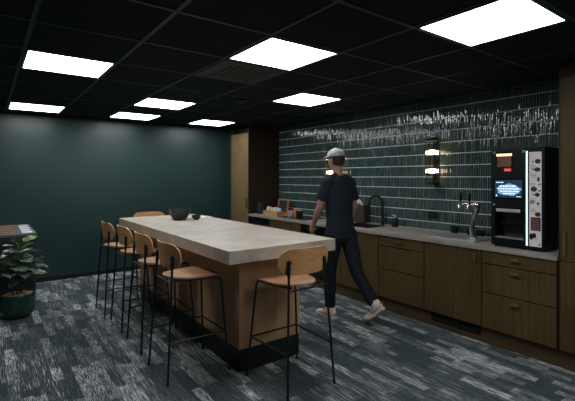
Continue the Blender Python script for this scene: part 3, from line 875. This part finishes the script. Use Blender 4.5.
def leaf(mb, base, direc, L, W, droop, roll):
    d = Vector(direc).normalized()
    up = Vector((0, 0, 1)); sd = d.cross(up)
    if sd.length < .05: sd = Vector((0, 1, 0))
    sd.normalize(); nn = sd.cross(d).normalized()
    q = Quaternion(d, roll); sd = q @ sd; nn = q @ nn
    tt = bmesh.new(); nu, nv = 10, 6; G = []
    for i in range(nu+1):
        u = i/nu
        w = W*(math.sin(PI*min(1, u**.75))**.62*(.62+.42*u) if 0 < u < 1 else .0) + .003
        if u > .97: w = W*.10
        row = []
        for j in range(nv+1):
            v = -1+2*j/nv
            z = .10*W*abs(v)*2.0 - droop*L*u*u + .030*L*math.sin(u*15+1.3*v)*abs(v)
            row.append(tt.verts.new(Vector(base) + d*(L*(.10+.90*u)) + sd*(w*v) + nn*z + Vector((0, 0, -.10*droop*L*u))))
        G.append(row)
    for i in range(nu):
        for j in range(nv): tt.faces.new((G[i][j], G[i+1][j], G[i+1][j+1], G[i][j+1]))
    mb.merge(tt, True)
    mb.sweep([base, tuple(Vector(base)+d*(L*.14))], .0035, 6)
fl = MB()
k = 0
def stem_at(s_, f):
    f = f*(len(s_)-1); i = min(int(f), len(s_)-2); g = f-i
    return [s_[i][c]+(s_[i+1][c]-s_[i][c])*g for c in range(3)]
for s_, n_, f0 in ((stems[0], 20, .44), (stems[1], 11, .48), (stems[2], 11, .45)):
    for i in range(n_):
        f = f0 + (1-f0)*i/(n_-1)
        p = stem_at(s_, f); az = k*2.39996 + rr.uniform(-.3, .3); k += 1
        el = rr.uniform(.0, .35) + .65*max(0, f-.6)/.4
        L = rr.uniform(.17, .235)*(1.0 if f < .85 else .85)
        fl.mi = 1 if (f > .90 and s_ is stems[0]) else 0
        leaf(fl, p, (math.cos(az)*math.cos(el), math.sin(az)*math.cos(el), math.sin(el)), L, L*rr.uniform(.36, .45), rr.uniform(.1, .45), rr.uniform(-.35, .35))
fl.build('foliage', [M['leaf'], M['leaf_y']], t)

# ------------------------------------------------------------------ the walking person
def remesh(mb, name, m, parent, vox=.008, smooth=6, extra=None):
    bmesh.ops.recalc_face_normals(mb.bm, faces=mb.bm.faces[:])
    me = bpy.data.meshes.new('tmp'); mb.bm.to_mesh(me); mb.bm.free()
    o = bpy.data.objects.new('tmp', me); COL.objects.link(o)
    r = o.modifiers.new('r', 'REMESH'); r.mode = 'VOXEL'; r.voxel_size = vox; r.use_smooth_shade = True
    s = o.modifiers.new('s', 'SMOOTH'); s.factor = .5; s.iterations = smooth
    bpy.context.view_layer.update()
    dg = bpy.context.evaluated_depsgraph_get()
    me2 = bpy.data.meshes.new_from_object(o.evaluated_get(dg))
    bpy.data.objects.remove(o); bpy.data.meshes.remove(me)
    me2.name = name; me2.materials.clear(); me2.materials.append(m)
    for p in me2.polygons: p.use_smooth = True
    q = bpy.data.objects.new(name, me2); COL.objects.link(q); q.parent = parent
    return q
def limb(mb, pts, rad, n=14, side=None, round_ends=True):
    """tapered limb with round ends"""
    mb.sweep(pts, rad, n, side=side)
    if round_ends:
        for p, r in ((pts[0], rad[0]), (pts[-1], rad[-1])):
            r = r if isinstance(r, tuple) else (r, r)
            mb.ball(p, min(r)*.98, 14)

PO = Vector((-1.04, 2.77, 0))
t = thing('person', 'person in a dark t-shirt, dark trousers, white trainers and pale cap walking past the sink', 'person', PO)
# local frame: facing -x, left side at -y
HIP = (.01, 0, .93)
def leg_pts(s):
    if s < 0: return [(.01, -.085, .90), (-.055, -.085, .50), (-.060, -.075, .10)]
    return [(.03, .085, .90), (.165, .085, .50), (.415, .085, .215)]
SHO = {-1: Vector((-.015, -.165, 1.425)), 1: Vector((-.005, .165, 1.425))}
ELB = {-1: Vector((-.075, -.205, 1.165)), 1: Vector((.015, .205, 1.150))}
WRI = {-1: Vector((-.225, -.165, .965)), 1: Vector((-.115, .195, .925))}
body = MB()
SIDE = (0, 1, 0)
body.sweep([(.012, 0, .83), (.012, 0, .93), (.0, 0, 1.05), (-.006, 0, 1.18), (-.008, 0, 1.30), (-.004, 0, 1.40), (-.006, 0, 1.455), (-.012, 0, 1.49)],
           [(.120, .085), (.155, .105), (.138, .092), (.143, .102), (.152, .108), (.150, .095), (.100, .070), (.058, .055)], 24, side=SIDE)
limb(body, [(-.010, 0, 1.46), (-.022, 0, 1.52), (-.036, 0, 1.58)], [.060, .054, .056])
HC = Vector((-.050, 0, 1.655))
body.ball(HC, (.094, .074, .108), 28)
body.ball(HC + Vector((-.018, 0, -.052)), (.066, .058, .062), 20)          # jaw
body.ball(HC + Vector((-.060, 0, -.088)), (.026, .024, .020), 14)          # chin
limb(body, [HC + Vector((-.084, 0, .012)), HC + Vector((-.104, 0, -.022))], [.009, .0135], 10)   # nose
for s in (-1, 1):
    body.ball(HC + Vector((.010, s*.076, -.008)), (.020, .011, .032), 12)  # ears
    body.ball(HC + Vector((-.076, s*.032, .016)), (.020, .022, .012), 10)  # brow
body.ball(HC + Vector((-.085, 0, -.052)), (.016, .024, .009), 10)          # mouth
for s in (-1, 1):
    L = leg_pts(s)
    mid = [((L[0][i]+L[1][i])/2) for i in range(3)]; calf = [L[1][i]*.68+L[2][i]*.32 for i in range(3)]
    limb(body, [L[0], mid, L[1], calf, L[2]], [.082, .070, .053, .052, .036], 16)
    limb(body, [SHO[s], (SHO[s]+ELB[s])/2, ELB[s], ELB[s]*.7+WRI[s]*.3, WRI[s]], [.042, .042, .037, .038, .026], 14)
    # foot
    a = Vector(L[2])
    if s < 0: heel, ball_, toe = a + Vector((.035, 0, -.055)), a + Vector((-.115, 0, -.070)), a + Vector((-.180, 0, -.075))
    else: heel, ball_, toe = a + Vector((.045, 0, -.025)), a + Vector((-.065, 0, -.150)), a + Vector((-.130, 0, -.180))
    limb(body, [heel, a*.5+ball_*.5, ball_, toe], [.030, .036, .032, .022], 12)
    # hand: palm, four fingers with a bend, thumb
    fw = (WRI[s]-ELB[s]).normalized(); out = Vector((0, s, 0)); out = (out - fw*out.dot(fw)).normalized()
    acr = fw.cross(out).normalized()           # across the palm
    if acr.x > 0: acr = -acr
    W0 = WRI[s]
    body.sweep([W0, W0+fw*.045, W0+fw*.092], [(.026, .018), (.040, .015), (.042, .013)], 14, side=acr)
    curl = -out
    for q, ln in ((-.030, .066), (-.010, .076), (.010, .080), (.030, .070)):
        ln *= 1.0
        b0 = W0 + fw*.085 - acr*q
        b1 = b0 + (fw*.92 + curl*.30).normalized()*(ln*.5)
        b2 = b1 + (fw*.65 + curl*.75).normalized()*(ln*.33)
        b3 = b2 + (fw*.35 + curl*.95).normalized()*(ln*.26)
        limb(body, [b0, b1, b2, b3], [.0095, .0092, .0085, .0072], 10)
    c0 = W0 + fw*.028 + acr*.030
    c1 = c0 + (fw*.7 + acr*.75 + curl*.25).normalized()*.040
    c2 = c1 + (fw*.95 + acr*.15 + curl*.3).normalized()*.034
    limb(body, [c0, c1, c2], [.013, .0105, .0085], 10)
remesh(body, 'body', M['skin'], t, .0065, 3)
# eyes as part of the face
for s in (-1, 1):
    ey = MB().ball(HC + Vector((-.079, s*.030, .003)), (.011, .012, .007), 14).build('eye', M['white'], t)
    MB().ball(HC + Vector((-.0885, s*.031, .001)), (.0025, .0048, .0048), 12).build('iris', M['hair'], ey)
# t-shirt
sh = MB()
sh.sweep([(.012, 0, .84), (.012, 0, .93), (.002, 0, 1.05), (-.006, 0, 1.18), (-.008, 0, 1.30), (-.004, 0, 1.40), (-.006, 0, 1.455), (-.011, 0, 1.485)],
         [(.168, .122), (.172, .124), (.156, .112), (.158, .118), (.168, .124), (.166, .110), (.118, .085), (.068, .066)], 28, side=SIDE)
for s in (-1, 1):
    e = SHO[s]*.28 + ELB[s]*.72
    sh.ball(SHO[s] + Vector((0, -s*.012, -.011)), (.075, .074, .071), 18)
    sh.sweep([(-.010, s*.02, 1.468), SHO[s]*.5 + Vector((-.005, s*.012, 1.458))*.5 + Vector((0, 0, .004)), SHO[s] + Vector((0, 0, -.008))], [(.060, .040), (.066, .046), (.058, .050)], 16)
    sh.sweep([SHO[s] + Vector((0, -s*.03, -.01)), SHO[s]*.6+ELB[s]*.4, e], [.070, .067, .066], 18)
remesh(sh, 't_shirt', M['shirt'], t, .008, 5)
# trousers
tr = MB()
tr.sweep([(.012, 0, .80), (.012, 0, .87), (.012, 0, .96)], [(.150, .105), (.166, .118), (.160, .112)], 24, side=SIDE)
for s in (-1, 1):
    L = [Vector(p) for p in leg_pts(s)]
    end = L[2] + (L[1]-L[2]).normalized()*.015
    tr.ball(L[0], (.094, .084, .10), 16)
    tr.sweep([L[0], (L[0]+L[1])/2, L[1], L[1]*.5+L[2]*.5, end], [.096, .084, .068, .063, .054], 18)
remesh(tr, 'trousers', M['trouser'], t, .008, 5)
# trainers
def shoe(s):
    a = Vector(leg_pts(s)[2])
    u = MB()
    if s < 0:
        ax = Vector((-1, 0, 0)); dn = Vector((0, 0, -1)); g0 = Vector((a.x, a.y, .0))
    else:
        ang = math.radians(44); ax = Vector((-math.cos(ang), 0, -math.sin(ang))); dn = Vector((math.sin(ang), 0, 0))
        dn = Vector((math.sin(ang), 0, -math.cos(ang))); g0 = a + dn*.085
    up = -dn; sd = Vector((0, 1, 0))
    def P(f, w, h): return g0 + ax*f + sd*w + up*h
    # sole: outline prism along the foot
    o = [(-.075, .026), (-.088, 0), (-.075, -.026), (-.03, -.036), (.05, -.036), (.12, -.047), (.175, -.044), (.205, -.028), (.213, 0), (.200, .026), (.165, .040), (.10, .042), (.04, .034), (-.03, .036)]
    sb = bmesh.new()
    def bend(f):  # the trailing foot bends at the ball
        return 0 if s < 0 or f < .11 else (f-.11)*.55
    lo = [sb.verts.new(P(f, w, .002 + bend(f))) for f, w in o]; hi = [sb.verts.new(P(f, w, .028 + bend(f))) for f, w in o]
    sb.faces.new(lo[::-1]); sb.faces.new(hi)
    for i in range(len(o)): sb.faces.new((lo[i], lo[(i+1) % len(o)], hi[(i+1) % len(o)], hi[i]))
    bmesh.ops.bevel(sb, geom=[e for e in sb.edges], offset=.004, segments=2, profile=.5, affect='EDGES')
    r = MB(); r.merge(sb)
    up_ = MB()
    up_.sweep([P(-.078, 0, .050), P(-.055, 0, .058), P(-.01, 0, .062), P(.05, 0, .056), P(.10, 0, .046+bend(.10)), P(.155, 0, .038+bend(.155)), P(.198, 0, .032+bend(.198))],
              [(.018, .030), (.034, .036), (.040, .038), (.040, .034), (.043, .026), (.040, .019), (.020, .012)], 18, side=sd)
    up_.sweep([P(-.01, 0, .06), P(-.012, 0, .118)], [(.042, .052), (.045, .060)], 18, side=sd)
    root = remesh(up_, 'trainer', M['shoe'], t, .006, 4)
    r.build('sole', M['sole'], root)
    for sg in (-1, 1):
        st = MB()
        for f, w0 in ((.015, .041), (.045, .042)):
            st.sweep([P(f-.01, sg*(w0+.002), .032), P(f+.008, sg*(w0+.004), .055), P(f+.022, sg*w0*.75, .082)], [.004, .005, .004], 6)
        st.build('stripe', M['shoe_r'], root)
    MB().sweep([P(-.093, -.016, .060), P(-.094, 0, .075), P(-.093, .016, .060)], .006, 6).build('heel_tab', M['shoe_r'], root)
    lc = MB()
    for k in range(4):
        f = .035 + .022*k; h = .092 - .011*k
        lc.sweep([P(f, -.024, h-.006), P(f, 0, h), P(f, .024, h-.006)], .0035, 6)
    lc.build('laces', M['white'], root)
shoe(-1); shoe(1)
# hair below the cap, cap with brim
hb = MB()
hb.ball(HC + Vector((.012, 0, .008)), (.094, .081, .098), 24)
hm = hb.bm
bmesh.ops.bisect_plane(hm, geom=hm.verts[:]+hm.edges[:]+hm.faces[:], plane_co=HC+Vector((.012, 0, -.03)), plane_no=(-.75, 0, -.66), clear_outer=True)
es = [e for e in hm.edges if e.is_boundary]
if es: bmesh.ops.contextual_create(hm, geom=es)
hb.build('hair', M['hair'], t)
cp = MB()
prof = []
tt = bmesh.new(); bmesh.ops.create_uvsphere(tt, u_segments=28, v_segments=18, radius=1)
for v in tt.verts: v.co = Vector((v.co.x*.106, v.co.y*.090, v.co.z*.086)) 
bmesh.ops.bisect_plane(tt, geom=tt.verts[:]+tt.edges[:]+tt.faces[:], plane_co=(0, 0, -.004), plane_no=(0, 0, -1), clear_outer=True)
es = [e for e in tt.edges if e.is_boundary]
bmesh.ops.contextual_create(tt, geom=es)
R0 = Matrix.Translation(HC + Vector((0, 0, .040))) @ Matrix.Rotation(math.radians(-4), 4, 'Y')
cp.merge(tt, True, R0)
cap = cp.build('cap', M['cap'], t)
br = bmesh.new(); n = 16
A, B, A2, B2 = [], [], [], []
for k in range(n+1):
    th = -1.25 + 2.5*k/n
    p = Vector((-.100*math.cos(th), .088*math.sin(th), 0)); q = Vector((-.100*math.cos(th) - .085*math.cos(th)**.8 if math.cos(th) > 0 else 0, .088*math.sin(th)*.98, -.012*math.cos(th)-.008*(1-math.cos(th)) ))
    A.append(br.verts.new(p)); B.append(br.verts.new(q)); A2.append(br.verts.new(p+Vector((0, 0, .005)))); B2.append(br.verts.new(q+Vector((0, 0, .005))))
for k in range(n):
    br.faces.new((A[k], B[k], B[k+1], A[k+1])); br.faces.new((A2[k], A2[k+1], B2[k+1], B2[k])); br.faces.new((B[k], B2[k], B2[k+1], B[k+1])); br.faces.new((A[k], A[k+1], A2[k+1], A2[k]))
bb = MB(); bb.merge(br, True, R0); bb.ball(R0 @ Vector((0, 0, .086)), (.010, .010, .006), 10)
bb.build('brim', M['cap'], cap)

# ------------------------------------------------------------------ world, camera, view
w = bpy.data.worlds.new('world'); SC.world = w; w.use_nodes = True
w.node_tree.nodes['Background'].inputs['Color'].default_value = (0, 0, 0, 1)
cam = bpy.data.cameras.new('camera'); co = bpy.data.objects.new('camera', cam); COL.objects.link(co)
cam.sensor_fit = 'HORIZONTAL'; cam.sensor_width = 36; cam.lens = 408.24/575*36
cam.shift_y = -22.95/575; cam.clip_start = .05
co.location = (2.0807, -.2104, 1.47)
co.rotation_euler = (PI/2, 0, PI/2 - .63617)
SC.camera = co
vs = SC.view_settings
vs.view_transform = 'Standard'; vs.look = 'None'; vs.gamma = 1; vs.exposure = .5; vs.use_curve_mapping = False
SC.cycles.use_denoising = True
SC.cycles.max_bounces = 8
SC.cycles.sample_clamp_indirect = 6
